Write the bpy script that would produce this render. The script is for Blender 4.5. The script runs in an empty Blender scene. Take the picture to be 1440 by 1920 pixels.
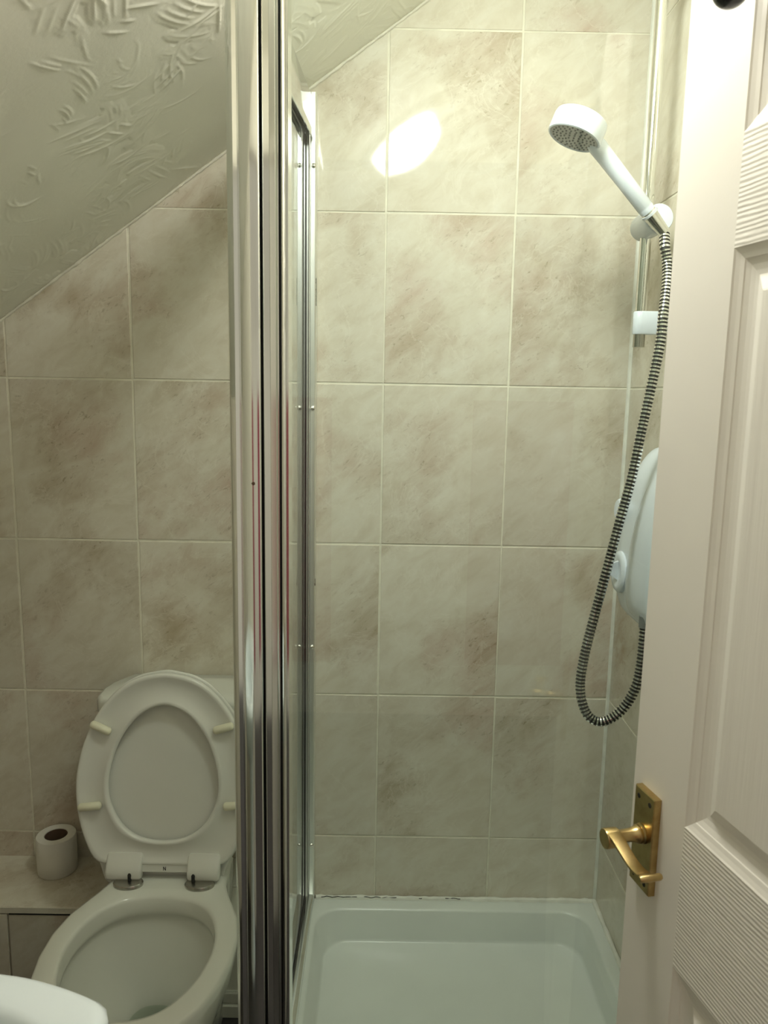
import bpy, bmesh, math, random
import numpy as np
from mathutils import Vector, Matrix

S = bpy.context.scene
COL = S.collection
PI = math.pi

# ------------------------------------------------------------------ camera
# world: the camera stands over the origin, Y runs to the back wall, Z up from the floor
RX = ((0.99984, 0.00454, -0.01727), (-0.00177, 0.98753, 0.15741), (0.01777, -0.15736, 0.98738))
cd = bpy.data.cameras.new('camera')
cd.sensor_fit = 'VERTICAL'
cd.sensor_height = 36.0
cd.lens = 36.0 * 1442.0 / 1920.0
cd.clip_start = 0.02
cd.dof.use_dof = True
cd.dof.focus_distance = 1.8
cd.dof.aperture_fstop = 11.0
cam = bpy.data.objects.new('camera', cd)
COL.objects.link(cam)
right = Vector([RX[i][0] for i in range(3)])
fwd = Vector([RX[i][1] for i in range(3)])
up = Vector([RX[i][2] for i in range(3)])
mw = Matrix.Identity(4)
for i in range(3):
    mw[i][0], mw[i][1], mw[i][2] = right[i], up[i], -fwd[i]
mw[2][3] = 1.5
cam.matrix_world = mw
S.camera = cam

# ------------------------------------------------------------------ world, exposure
W = bpy.data.worlds.new('world')
S.world = W
W.use_nodes = True
bg = W.node_tree.nodes['Background']
bg.inputs[0].default_value = (1.0, 0.965, 0.88, 1)
bg.inputs[1].default_value = 0.62
LAMP_STRENGTH = 60.0
LAMP_COLOR = (1.0, 0.99, 0.91, 1)
S.view_settings.view_transform = 'Standard'
S.view_settings.look = 'None'
S.view_settings.gamma = 1.0
S.view_settings.use_curve_mapping = False
S.view_settings.exposure = 0.22

YB = 1.8707          # back wall
XR = 0.594           # right wall
XL = -1.15           # left wall
YF = 0.19            # doorway wall
SLOPE = 0.718
def zslope(x):
    return 2.358 + SLOPE * (x - 0.083)
ZC = 2.45
XC = 0.083 + (ZC - 2.358) / SLOPE

# ------------------------------------------------------------------ helpers
def link(o):
    COL.objects.link(o)
    return o

def mesh_obj(name, bm, mats, parent=None, smooth=True, angle=40):
    me = bpy.data.meshes.new(name)
    bmesh.ops.recalc_face_normals(bm, faces=bm.faces)
    if smooth:
        a = math.radians(angle)
        for e in bm.edges:
            if len(e.link_faces) == 2:
                e.smooth = e.calc_face_angle(0) < a
        for f in bm.faces:
            f.smooth = True
    bm.to_mesh(me)
    bm.free()
    if not isinstance(mats, (list, tuple)):
        mats = [mats]
    for m in mats:
        me.materials.append(m)
    o = bpy.data.objects.new(name, me)
    link(o)
    if parent:
        o.parent = parent
        o.matrix_parent_inverse = Matrix.Translation(-parent_world(parent))
    return o

def parent_world(p):
    v = Vector(p.location)
    return v

def thing(name, label, cat, loc, group=None):
    o = bpy.data.objects.new(name, None)
    o.empty_display_size = 0.05
    o.location = loc
    link(o)
    return tag(o, label, cat, group)

def tag(o, label, cat=None, group=None):
    o['label'] = label
    if cat: o['category'] = cat
    if group: o['group'] = group
    return o

def struct(o):
    o['kind'] = 'structure'
    return o

def add_box(bm, x0, x1, y0, y1, z0, z1, mi=0, bevel=0.0, seg=2):
    vs = [bm.verts.new((x, y, z)) for x in (x0, x1) for y in (y0, y1) for z in (z0, z1)]
    q = [(0, 1, 3, 2), (4, 6, 7, 5), (0, 4, 5, 1), (2, 3, 7, 6), (0, 2, 6, 4), (1, 5, 7, 3)]
    fs = []
    for a in q:
        f = bm.faces.new([vs[i] for i in a]); f.material_index = mi; fs.append(f)
    if bevel > 0:
        es = list({e for f in fs for e in f.edges})
        bmesh.ops.bevel(bm, geom=es, offset=bevel, segments=seg, profile=0.5, affect='EDGES')
    return vs

def loft(bm, rings, mi=0, cap0=False, cap1=False, closed=True):
    """rings: list of equal-length lists of points"""
    vr = [[bm.verts.new(p) for p in r] for r in rings]
    n = len(rings[0])
    for a, b in zip(vr, vr[1:]):
        rng = range(n) if closed else range(n - 1)
        for i in rng:
            j = (i + 1) % n
            f = bm.faces.new((a[i], a[j], b[j], b[i])); f.material_index = mi
    if cap0:
        f = bm.faces.new(vr[0]); f.material_index = mi
    if cap1:
        f = bm.faces.new(list(reversed(vr[-1]))); f.material_index = mi
    return vr

def frame_of(d):
    d = Vector(d).normalized()
    a = Vector((0, 0, 1)) if abs(d.z) < 0.9 else Vector((1, 0, 0))
    u = d.cross(a).normalized()
    v = u.cross(d).normalized()
    return d, u, v

def lathe(bm, origin, axis, prof, seg=32, mi=0, cap0=True, cap1=True):
    """prof: list of (t along axis, radius)"""
    d, u, v = frame_of(axis)
    o = Vector(origin)
    rings = []
    for t, r in prof:
        rings.append([o + d * t + (u * math.cos(2 * PI * k / seg) + v * math.sin(2 * PI * k / seg)) * max(r, 1e-5) for k in range(seg)])
    return loft(bm, rings, mi, cap0, cap1)

def tube(bm, pts, radii, seg=14, mi=0, caps=True):
    pts = [Vector(p) for p in pts]
    if not isinstance(radii, (list, tuple)):
        radii = [radii] * len(pts)
    rings = []
    d0 = (pts[1] - pts[0]).normalized()
    _, u, v = frame_of(d0)
    for i, p in enumerate(pts):
        t = (pts[min(i + 1, len(pts) - 1)] - pts[max(i - 1, 0)]).normalized()
        u = (u - t * u.dot(t)).normalized()
        v = t.cross(u)
        rings.append([p + (u * math.cos(2 * PI * k / seg) + v * math.sin(2 * PI * k / seg)) * radii[i] for k in range(seg)])
    return loft(bm, rings, mi, caps, caps)

def catmull(pts, n=12):
    P = [Vector(p) for p in pts]
    P = [P[0] * 2 - P[1]] + P + [P[-1] * 2 - P[-2]]
    out = []
    for i in range(1, len(P) - 2):
        a, b, c, d = P[i - 1], P[i], P[i + 1], P[i + 2]
        for k in range(n):
            t = k / n
            out.append(0.5 * ((2 * b) + (c - a) * t + (2 * a - 5 * b + 4 * c - d) * t * t + (3 * b - a - 3 * c + d) * t ** 3))
    out.append(P[-2])
    return out

def resample(pts, step):
    out = [pts[0]]
    acc = 0.0
    for a, b in zip(pts, pts[1:]):
        L = (b - a).length
        while acc + L >= step:
            t = (step - acc) / L
            a = a + (b - a) * t
            out.append(a)
            L = (b - a).length
            acc = 0.0
        acc += L
    return out

def rrect(x0, x1, y0, y1, r, z, n=8):
    pts = []
    for cx, cy, a0 in ((x1 - r, y1 - r, 0), (x0 + r, y1 - r, PI / 2), (x0 + r, y0 + r, PI), (x1 - r, y0 + r, 1.5 * PI)):
        for k in range(n + 1):
            a = a0 + PI / 2 * k / n
            pts.append((cx + r * math.cos(a), cy + r * math.sin(a), z))
    return pts

def polar(poly, c, n, off=0.0):
    """radius of a closed 2-D polygon seen from c at n angles -> list of points"""
    out = []
    m = len(poly)
    for k in range(n):
        a = 2 * PI * k / n
        dx, dy = math.cos(a), math.sin(a)
        best = 0
        for i in range(m):
            x1, y1 = poly[i][0] - c[0], poly[i][1] - c[1]
            x2, y2 = poly[(i + 1) % m][0] - c[0], poly[(i + 1) % m][1] - c[1]
            ex, ey = x2 - x1, y2 - y1
            den = dx * ey - dy * ex
            if abs(den) < 1e-12: continue
            t = (x1 * ey - y1 * ex) / den
            s = (x1 * dy - y1 * dx) / den
            if t > 0 and -1e-9 <= s <= 1 + 1e-9: best = max(best, t)
        best += off
        out.append((c[0] + dx * best, c[1] + dy * best))
    return out

def smooth_closed(pts, n=6):
    m = len(pts)
    out = []
    for i in range(m):
        a, b, c, d = [Vector((*pts[(i + k) % m], 0)) for k in (-1, 0, 1, 2)]
        for k in range(n):
            t = k / n
            p = 0.5 * ((2 * b) + (c - a) * t + (2 * a - 5 * b + 4 * c - d) * t * t + (3 * b - a - 3 * c + d) * t ** 3)
            out.append((p.x, p.y))
    return out

# ------------------------------------------------------------------ materials
def new_mat(name):
    m = bpy.data.materials.new(name)
    m.use_nodes = True
    nt = m.node_tree
    return m, nt, nt.nodes['Principled BSDF']

def N(nt, t, **kw):
    n = nt.nodes.new(t)
    for k, v in kw.items():
        setattr(n, k, v)
    return n

def ramp(nt, src, stops):
    r = N(nt, 'ShaderNodeValToRGB')
    while len(r.color_ramp.elements) < len(stops):
        r.color_ramp.elements.new(0.5)
    for e, (p, c) in zip(r.color_ramp.elements, stops):
        e.position = p
        e.color = (*c, 1) if len(c) == 3 else c
    nt.links.new(src, r.inputs[0])
    return r.outputs[0]

def mix(nt, fac, a, b, mode='MIX'):
    m = N(nt, 'ShaderNodeMix', data_type='RGBA', blend_type=mode)
    for sock, val in ((m.inputs[0], fac), (m.inputs[6], a), (m.inputs[7], b)):
        if hasattr(val, 'is_linked') or hasattr(val, 'node'):
            nt.links.new(val, sock)
        elif isinstance(val, (int, float)):
            sock.default_value = val
        else:
            sock.default_value = (*val, 1)
    return m.outputs[2]

def noise(nt, vec, scale, detail=4, rough=0.55, dist=0.0):
    n = N(nt, 'ShaderNodeTexNoise')
    n.inputs['Scale'].default_value = scale
    n.inputs['Detail'].default_value = detail
    n.inputs['Roughness'].default_value = rough
    n.inputs['Distortion'].default_value = dist
    if vec: nt.links.new(vec, n.inputs['Vector'])
    return n.outputs[0]

def plain(name, col, rough=0.4, metal=0.0, spec=0.5, var=0.06, vscale=9.0, bump=0.0, bscale=60.0, coat=0.0):
    m, nt, p = new_mat(name)
    tc = N(nt, 'ShaderNodeTexCoord')
    f = noise(nt, tc.outputs['Object'], vscale, 3)
    lo = tuple(c * (1 - var) for c in col)
    hi = tuple(min(1, c * (1 + var)) for c in col)
    c = ramp(nt, f, [(0.3, lo), (0.7, hi)])
    nt.links.new(c, p.inputs['Base Color'])
    p.inputs['Roughness'].default_value = rough
    p.inputs['Metallic'].default_value = metal
    p.inputs['Specular IOR Level'].default_value = spec
    p.inputs['Coat Weight'].default_value = coat
    if bump > 0:
        b = N(nt, 'ShaderNodeBump')
        b.inputs['Strength'].default_value = bump
        b.inputs['Distance'].default_value = 0.002
        nt.links.new(noise(nt, tc.outputs['Object'], bscale, 3), b.inputs['Height'])
        nt.links.new(b.outputs[0], p.inputs['Normal'])
    return m

def tile_material():
    m, nt, p = new_mat('marbled_tile')
    tc = N(nt, 'ShaderNodeTexCoord')
    geo = N(nt, 'ShaderNodeNewGeometry')
    rnd = geo.outputs['Random Per Island']
    mu = N(nt, 'ShaderNodeMath', operation='MULTIPLY'); mu.inputs[1].default_value = 57.0
    nt.links.new(rnd, mu.inputs[0])
    cv = N(nt, 'ShaderNodeCombineXYZ')
    for i in range(3): nt.links.new(mu.outputs[0], cv.inputs[i])
    add = N(nt, 'ShaderNodeVectorMath', operation='ADD')
    nt.links.new(tc.outputs['Object'], add.inputs[0]); nt.links.new(cv.outputs[0], add.inputs[1])
    vec = add.outputs[0]
    # stretched copy along a diagonal for veins
    m1 = N(nt, 'ShaderNodeMapping'); m1.inputs['Rotation'].default_value = (math.radians(30), math.radians(35), 0.0)
    nt.links.new(vec, m1.inputs[0])
    mp = N(nt, 'ShaderNodeMapping'); mp.inputs['Scale'].default_value = (1.0, 1.0, 2.4)
    nt.links.new(m1.outputs[0], mp.inputs[0])
    big = noise(nt, vec, 3.7, 7, 0.55, 0.3)
    mid = noise(nt, mp.outputs[0], 11.0, 7, 0.66, 0.5)
    fine = noise(nt, mp.outputs[0], 52.0, 6, 0.72, 0.5)
    pink = noise(nt, vec, 2.3, 2, 0.5, 0.0)
    pale = ramp(nt, mid, [(0.28, (0.62, 0.565, 0.45)), (0.5, (0.70, 0.655, 0.545)), (0.75, (0.755, 0.725, 0.625))])
    brown = mix(nt, ramp(nt, pink, [(0.44, (0, 0, 0)), (0.60, (1, 1, 1))]), (0.40, 0.315, 0.205), (0.52, 0.375, 0.295))
    mask = ramp(nt, big, [(0.505, (0, 0, 0)), (0.55, (0.26, 0.26, 0.26)), (0.70, (0.85, 0.85, 0.85))])
    mm = N(nt, 'ShaderNodeMath', operation='MULTIPLY')
    nt.links.new(mask, mm.inputs[0])
    nt.links.new(ramp(nt, mid, [(0.34, (1, 1, 1)), (0.66, (0.35, 0.35, 0.35))]), mm.inputs[1])
    c1 = mix(nt, mm.outputs[0], pale, brown)
    vein = ramp(nt, fine, [(0.57, (0, 0, 0)), (0.68, (0.75, 0.75, 0.75))])
    vm = N(nt, 'ShaderNodeMath', operation='MULTIPLY')
    nt.links.new(vein, vm.inputs[0])
    nt.links.new(ramp(nt, big, [(0.46, (0.03, 0.03, 0.03)), (0.62, (0.9, 0.9, 0.9))]), vm.inputs[1])
    c2 = mix(nt, vm.outputs[0], c1, (0.30, 0.24, 0.15))
    light = ramp(nt, noise(nt, m1.outputs[0], 6.0, 6, 0.6, 1.0), [(0.488, (0, 0, 0)), (0.5, (0.35, 0.35, 0.35)), (0.512, (0, 0, 0))])
    c3 = mix(nt, light, c2, (0.80, 0.76, 0.66))
    hsv = N(nt, 'ShaderNodeHueSaturation')
    mr = N(nt, 'ShaderNodeMapRange'); mr.inputs[3].default_value = 0.94; mr.inputs[4].default_value = 1.05
    nt.links.new(rnd, mr.inputs[0]); nt.links.new(mr.outputs[0], hsv.inputs['Value'])
    nt.links.new(c3, hsv.inputs['Color'])
    nt.links.new(hsv.outputs[0], p.inputs['Base Color'])
    p.inputs['Roughness'].default_value = 0.055
    p.inputs['Specular IOR Level'].default_value = 0.5
    b = N(nt, 'ShaderNodeBump'); b.inputs['Strength'].default_value = 0.05; b.inputs['Distance'].default_value = 0.002
    nt.links.new(mid, b.inputs['Height']); nt.links.new(b.outputs[0], p.inputs['Normal'])
    return m

def glass_material(name, tint, refl=1.0):
    m = bpy.data.materials.new(name); m.use_nodes = True
    nt = m.node_tree
    for n in list(nt.nodes): nt.nodes.remove(n)
    out = N(nt, 'ShaderNodeOutputMaterial')
    tr = N(nt, 'ShaderNodeBsdfTransparent'); tr.inputs[0].default_value = (*tint, 1)
    gl = N(nt, 'ShaderNodeBsdfGlossy'); gl.inputs['Roughness'].default_value = 0.0
    gl.inputs[0].default_value = (refl, refl, refl, 1)
    fr = N(nt, 'ShaderNodeFresnel')
    geo = N(nt, 'ShaderNodeNewGeometry')      # same index from both faces of the pane: rays are not bent inside it
    ior = N(nt, 'ShaderNodeMapRange'); ior.inputs[3].default_value = 1.45; ior.inputs[4].default_value = 1 / 1.45
    nt.links.new(geo.outputs['Backfacing'], ior.inputs[0]); nt.links.new(ior.outputs[0], fr.inputs[0])
    mx = N(nt, 'ShaderNodeMixShader')
    nt.links.new(fr.outputs[0], mx.inputs[0]); nt.links.new(tr.outputs[0], mx.inputs[1]); nt.links.new(gl.outputs[0], mx.inputs[2])
    nt.links.new(mx.outputs[0], out.inputs[0])
    return m

def grain_material(name, col, axis, strength):
    """moulded wood-grain paint: long ridges running along an axis of the door"""
    m, nt, p = new_mat(name)
    tc = N(nt, 'ShaderNodeTexCoord')
    mp = N(nt, 'ShaderNodeMapping')
    if axis == 'Z':     # vertical ridges, varying with x/y
        mp.inputs['Scale'].default_value = (1.0, 1.0, 0.05)
    else:               # horizontal ridges, varying with z
        mp.inputs['Scale'].default_value = (0.16, 0.16, 1.0)
    nt.links.new(tc.outputs['Object'], mp.inputs[0])
    warp = noise(nt, mp.outputs[0], 14.0, 2, 0.5)
    w = N(nt, 'ShaderNodeTexWave', wave_type='BANDS', bands_direction='X' if axis == 'Z' else 'Z')
    w.inputs['Scale'].default_value = 46.0 if axis == 'Z' else 62.0
    w.inputs['Distortion'].default_value = 6.0 if axis == 'Z' else 5.0
    w.inputs['Detail'].default_value = 4.0
    w.inputs['Detail Scale'].default_value = 0.7
    nt.links.new(mp.outputs[0], w.inputs['Vector'])
    fine = noise(nt, mp.outputs[0], 160.0, 2, 0.6)
    a = N(nt, 'ShaderNodeMath', operation='MULTIPLY_ADD')
    nt.links.new(fine, a.inputs[0]); a.inputs[1].default_value = 1.5
    nt.links.new(w.outputs[1], a.inputs[2])
    b = N(nt, 'ShaderNodeBump'); b.inputs['Strength'].default_value = strength; b.inputs['Distance'].default_value = 0.0012
    nt.links.new(a.outputs[0], b.inputs['Height']); nt.links.new(b.outputs[0], p.inputs['Normal'])
    c = ramp(nt, warp, [(0.3, tuple(x * 0.98 for x in col)), (0.7, col)])
    nt.links.new(c, p.inputs['Base Color'])
    p.inputs['Roughness'].default_value = 0.42
    return m

def brushed_metal(name, col, rough, axis_scale=(260, 260, 3), bump=0.0):
    m, nt, p = new_mat(name)
    tc = N(nt, 'ShaderNodeTexCoord')
    mp = N(nt, 'ShaderNodeMapping'); mp.inputs['Scale'].default_value = axis_scale
    nt.links.new(tc.outputs['Object'], mp.inputs[0])
    f = noise(nt, mp.outputs[0], 1.0, 3)
    nt.links.new(ramp(nt, f, [(0.3, tuple(c * 0.93 for c in col)), (0.7, col)]), p.inputs['Base Color'])
    p.inputs['Metallic'].default_value = 1.0
    mr = N(nt, 'ShaderNodeMapRange'); mr.inputs[3].default_value = rough * 0.8; mr.inputs[4].default_value = rough * 1.25
    nt.links.new(f, mr.inputs[0]); nt.links.new(mr.outputs[0], p.inputs['Roughness'])
    return m

def brass_material():
    m, nt, p = new_mat('aged_brass')
    tc = N(nt, 'ShaderNodeTexCoord')
    f = noise(nt, tc.outputs['Object'], 38.0, 4, 0.6)
    nt.links.new(ramp(nt, f, [(0.3, (0.40, 0.285, 0.12)), (0.65, (0.58, 0.435, 0.20))]), p.inputs['Base Color'])
    p.inputs['Metallic'].default_value = 1.0
    p.inputs['Roughness'].default_value = 0.30
    return m

M = {}
M['tile'] = tile_material()
M['grout'] = plain('cream_grout', (0.80, 0.77, 0.64), 0.7, var=0.1, vscale=22, bump=0.2)
M['artex'] = plain('artex_paint', (0.84, 0.83, 0.72), 0.48, var=0.03, vscale=5, bump=0.12, bscale=120)
M['filler'] = plain('joint_filler', (0.72, 0.69, 0.58), 0.6, var=0.08, vscale=30, bump=0.4, bscale=90)
M['wall_paint'] = plain('cream_wall_paint', (0.74, 0.70, 0.60), 0.6, var=0.03)
M['reflect_band'] = plain('crimson_reflection_band', (0.30, 0.015, 0.04), 0.6, var=0.05)  # colour of the added bands that redden the chrome's reflection
M['floor'] = plain('dark_vinyl', (0.035, 0.032, 0.03), 0.45, var=0.3, vscale=14)
M['white_board'] = plain('white_painted_board', (0.66, 0.66, 0.56), 0.45, var=0.05)
M['ceramic'] = plain('glazed_ceramic', (0.76, 0.77, 0.70), 0.1, var=0.02, vscale=4)
M['basin'] = plain('white_basin_glaze', (0.79, 0.86, 0.87), 0.1, var=0.02, vscale=4)
M['seat'] = plain('toilet_seat_plastic', (0.77, 0.77, 0.71), 0.22, var=0.02, vscale=5)
M['buffer'] = plain('ivory_rubber', (0.80, 0.78, 0.60), 0.45)
M['tray'] = plain('shower_tray_acrylic', (0.77, 0.81, 0.76), 0.22, var=0.03, vscale=6)
M['silicone'] = plain('white_silicone', (0.80, 0.80, 0.72), 0.4, var=0.1, vscale=25, bump=0.3)
M['plastic'] = plain('white_plastic', (0.77, 0.83, 0.89), 0.22, var=0.015)
M['grey_plastic'] = plain('grey_rubber_face', (0.55, 0.57, 0.54), 0.5, var=0.08, vscale=40)
M['nozzle'] = plain('dark_grey_rubber', (0.20, 0.21, 0.20), 0.5)
M['chrome'] = brushed_metal('polished_aluminium', (0.86, 0.89, 0.86), 0.10)
M['satin'] = brushed_metal('satin_aluminium', (0.90, 0.91, 0.88), 0.38)
M['chrome_hard'] = plain('bright_chrome', (0.85, 0.85, 0.82), 0.07, metal=1.0, var=0.03)
M['steel'] = plain('hinge_steel', (0.45, 0.44, 0.40), 0.25, metal=1.0, var=0.08)
M['black'] = plain('black_rubber', (0.012, 0.012, 0.011), 0.5)
M['hose_dark'] = plain('dark_hose_gap', (0.03, 0.03, 0.028), 0.45)
M['brass'] = brass_material()
M['dark_hole'] = plain('dark_screw_hole', (0.02, 0.014, 0.006), 0.6)
M['door'] = plain('white_gloss_door_paint', (0.87, 0.835, 0.755), 0.38, var=0.012, vscale=4, bump=0.03, bscale=200)
M['door_rail'] = grain_material('white_door_rail_grain', (0.87, 0.835, 0.755), 'X', 0.30)
M['door_field'] = grain_material('white_door_panel_grain', (0.87, 0.835, 0.755), 'Z', 0.30)
M['paper'] = plain('toilet_tissue', (0.82, 0.79, 0.71), 0.9, var=0.02, bump=0.3, bscale=160)
M['card'] = plain('brown_cardboard', (0.16, 0.10, 0.06), 0.9)
M['glass'] = glass_material('shower_glass', (0.945, 0.985, 0.975), 1.0)
M['glass_edge'] = plain('green_glass_edge', (0.10, 0.17, 0.14), 0.15, spec=0.6)
M['water'] = glass_material('bowl_water', (0.85, 0.9, 0.85))
M['black_gloss'] = plain('black_gloss', (0.015, 0.015, 0.016), 0.2)
M['speck'] = plain('rust_speck', (0.10, 0.05, 0.03), 0.8)
M['mould'] = plain('mould_black', (0.02, 0.02, 0.018), 0.8)
M['ink'] = plain('printed_ink', (0.03, 0.03, 0.03), 0.6)
m, nt, p = new_mat('lamp_diffuser')
p.inputs['Base Color'].default_value = (0.9, 0.9, 0.88, 1)
p.inputs['Emission Color'].default_value = LAMP_COLOR
p.inputs['Emission Strength'].default_value = LAMP_STRENGTH
M['lamp'] = m
M['lamp_base'] = plain('white_lamp_base', (0.8, 0.8, 0.78), 0.4)

# ------------------------------------------------------------------ ceiling light (throws the room's light)
ca, sa = 1 / math.hypot(1, SLOPE), SLOPE / math.hypot(1, SLOPE)
nrm_ceil = Vector((sa, 0, -ca))           # from the slope into the room
LX, LY = 0.043, 1.06
lamp_o = Vector((LX, LY, zslope(LX)))
t = thing('ceiling_light', 'round white dome light on the sloping ceiling above the shower', 'light', lamp_o)
bm = bmesh.new()
lathe(bm, lamp_o, nrm_ceil, [(0.002, 0.150), (0.018, 0.152), (0.022, 0.145), (0.022, 0.10)], 48)
mesh_obj('lamp_base', bm, M['lamp_base'], t)
bm = bmesh.new()
lathe(bm, lamp_o + nrm_ceil * 0.022, nrm_ceil, [(0.0, 0.116), (0.03, 0.115), (0.055, 0.104), (0.070, 0.078), (0.079, 0.042), (0.081, 0.001)], 48, cap0=False)
mesh_obj('lamp_shade', bm, M['lamp'], t)

# ------------------------------------------------------------------ tiled walls
TW, TX0 = 0.30, 0.0015
TH, TZ0 = 0.39207, 2.2969
def clip(poly, a, b, c):
    """keep a*x+b*y<=c"""
    out = []
    for i in range(len(poly)):
        p, q = poly[i], poly[(i + 1) % len(poly)]
        dp, dq = a * p[0] + b * p[1] - c, a * q[0] + b * q[1] - c
        if dp <= 0: out.append(p)
        if dp * dq < 0:
            t = dp / (dp - dq)
            out.append((p[0] + (q[0] - p[0]) * t, p[1] + (q[1] - p[1]) * t))
    return out

def inset(poly, d):
    c = [sum(p[i] for p in poly) / len(poly) for i in (0, 1)]
    res = list(poly)
    n = len(poly)
    for i in range(n):
        x1, y1 = poly[i]; x2, y2 = poly[(i + 1) % n]
        a, b = y2 - y1, -(x2 - x1)
        L = math.hypot(a, b)
        if L < 1e-6: return None
        a, b = a / L, b / L
        k = a * x1 + b * y1
        if a * c[0] + b * c[1] > k: a, b, k = -a, -b, -k
        res = clip(res, a, b, k - d)
        if len(res) < 3: return None
    return res if len(res) == n else None

def tiled_wall(name, to3d, u0, u1, z0, cut, u_lines, z_lines, thick=0.007, seed=1):
    """grout slab with bevelled tiles; to3d(u, z, h) with h out of the wall"""
    rnd = random.Random(seed)
    bm = bmesh.new()
    outline = [(u0, z0), (u1, z0), (u1, 3.0), (u0, 3.0)]
    for a, b, c in cut: outline = clip(outline, a, b, c)
    f0 = [bm.verts.new(to3d(u, z, 0)) for u, z in outline]
    f1 = [bm.verts.new(to3d(u, z, -0.06)) for u, z in outline]
    bm.faces.new(f0); bm.faces.new(f1)
    for i in range(len(outline)):
        j = (i + 1) % len(outline)
        bm.faces.new((f0[i], f0[j], f1[j], f1[i]))
    for f in bm.faces: f.material_index = 1
    g = 0.0022
    for ua, ub in zip(u_lines, u_lines[1:]):
        for za, zb in zip(z_lines, z_lines[1:]):
            j1, j2, j3 = [rnd.uniform(-0.0008, 0.0008) for _ in range(3)]
            P = [(ua + g + j1, za + g + j2), (ub - g + j1, za + g + j2), (ub - g + j1, zb - g + j2), (ua + g + j1, zb - g + j2)]
            P = clip(P, -1, 0, -(u0 + 0.001)); P = clip(P, 1, 0, u1 - 0.001) if len(P) > 2 else P
            P = clip(P, 0, -1, -(z0 + 0.001)) if len(P) > 2 else P
            for a, b, c in cut:
                if len(P) > 2: P = clip(P, a, b, c - 0.004)
            if len(P) < 3: continue
            area = abs(sum(P[i][0] * P[(i + 1) % len(P)][1] - P[(i + 1) % len(P)][0] * P[i][1] for i in range(len(P)))) / 2
            if area < 4e-4: continue
            tu, tz = rnd.gauss(0, 0.0010), rnd.gauss(0, 0.0010)
            cu, cz = sum(p[0] for p in P) / len(P), sum(p[1] for p in P) / len(P)
            hh = lambda u, z, h: to3d(u, z, h + (tu * (u - cu) + tz * (z - cz) if h > 0 else 0))
            Q = inset(P, 0.0010)
            base = [bm.verts.new(hh(u, z, -0.001)) for u, z in P]
            if Q is None:
                top = [bm.verts.new(hh(u, z, thick * 0.24)) for u, z in P]
                rings = [base, top]
            else:
                mid_ = [bm.verts.new(hh(u, z, thick * 0.12)) for u, z in P]
                # match the inset to the nearest start corner
                top = []
                for u, z in P:
                    q = min(Q, key=lambda w: (w[0] - u) ** 2 + (w[1] - z) ** 2)
                    top.append(bm.verts.new(hh(q[0], q[1], thick * 0.24)))
                rings = [base, mid_, top]
            n = len(P)
            for a, b in zip(rings, rings[1:]):
                for i in range(n):
                    k = (i + 1) % n
                    bm.faces.new((a[i], a[k], b[k], b[i])).material_index = 0
            bm.faces.new(rings[-1]).material_index = 0
    me = bpy.data.meshes.new(name)
    bmesh.ops.recalc_face_normals(bm, faces=bm.faces)
    bm.to_mesh(me); bm.free()
    me.materials.append(M['tile']); me.materials.append(M['grout'])
    o = bpy.data.objects.new(name, me)
    return struct(link(o))

ZL = sorted(TZ0 - k * TH for k in range(-2, 7))
XLn = [TX0 + k * TW for k in range(-5, 4)]
tiled_wall('wall_back', lambda u, z, h: (u, YB - h, z), XL, XR, 0.0, [(-SLOPE, 1, 2.358 - SLOPE * 0.083), (0, 1, ZC)], XLn, ZL, seed=11)
YLn = sorted(YB - 0.0 - k * TW for k in range(0, 8))
tiled_wall('wall_right', lambda u, z, h: (XR - h, u, z), YF, YB, 0.0, [(0, 1, ZC)], YLn, ZL, seed=5)
tiled_wall('wall_left', lambda u, z, h: (XL + h, u, z), YF, YB, 0.0, [(0, 1, zslope(XL))], YLn, ZL, seed=7)

# doorway wall and landing behind the camera
DW0, DW1 = -0.285, 0.525
bm = bmesh.new()
add_box(bm, XL, DW0, YF - 0.1, YF, 0, zslope(XL))
vs = [(DW0, YF, zslope(XL)), (XL, YF, zslope(XL)), (DW0, YF, zslope(DW0))]
a = [bm.verts.new(v) for v in vs]; b = [bm.verts.new((v[0], YF - 0.1, v[2])) for v in vs]
bm.faces.new(a); bm.faces.new(b)
for i in range(3): bm.faces.new((a[i], a[(i + 1) % 3], b[(i + 1) % 3], b[i]))
add_box(bm, DW1, XR, YF - 0.1, YF, 0, ZC)
add_box(bm, DW0, DW1, YF - 0.1, YF, 2.06, ZC)
struct(mesh_obj('wall_front', bm, M['wall_paint'], smooth=False))
bm = bmesh.new()
add_box(bm, -1.6, 1.2, -1.26, -1.2, 0.0, 2.45, 0)
for x0, x1 in ((-0.80, -0.22), (0.40, 0.95)):  # unseen crimson panels, added to reflect as red stripes in the chrome
    add_box(bm, x0, x1, -1.2, -1.195, 0.25, 1.46, 1)
struct(mesh_obj('wall_landing', bm, [M['wall_paint'], M['reflect_band']], smooth=False))
bm = bmesh.new()
add_box(bm, -1.6, 1.2, -1.26, YB, -0.05, 0.0)
struct(mesh_obj('floor', bm, M['floor'], smooth=False))

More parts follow.
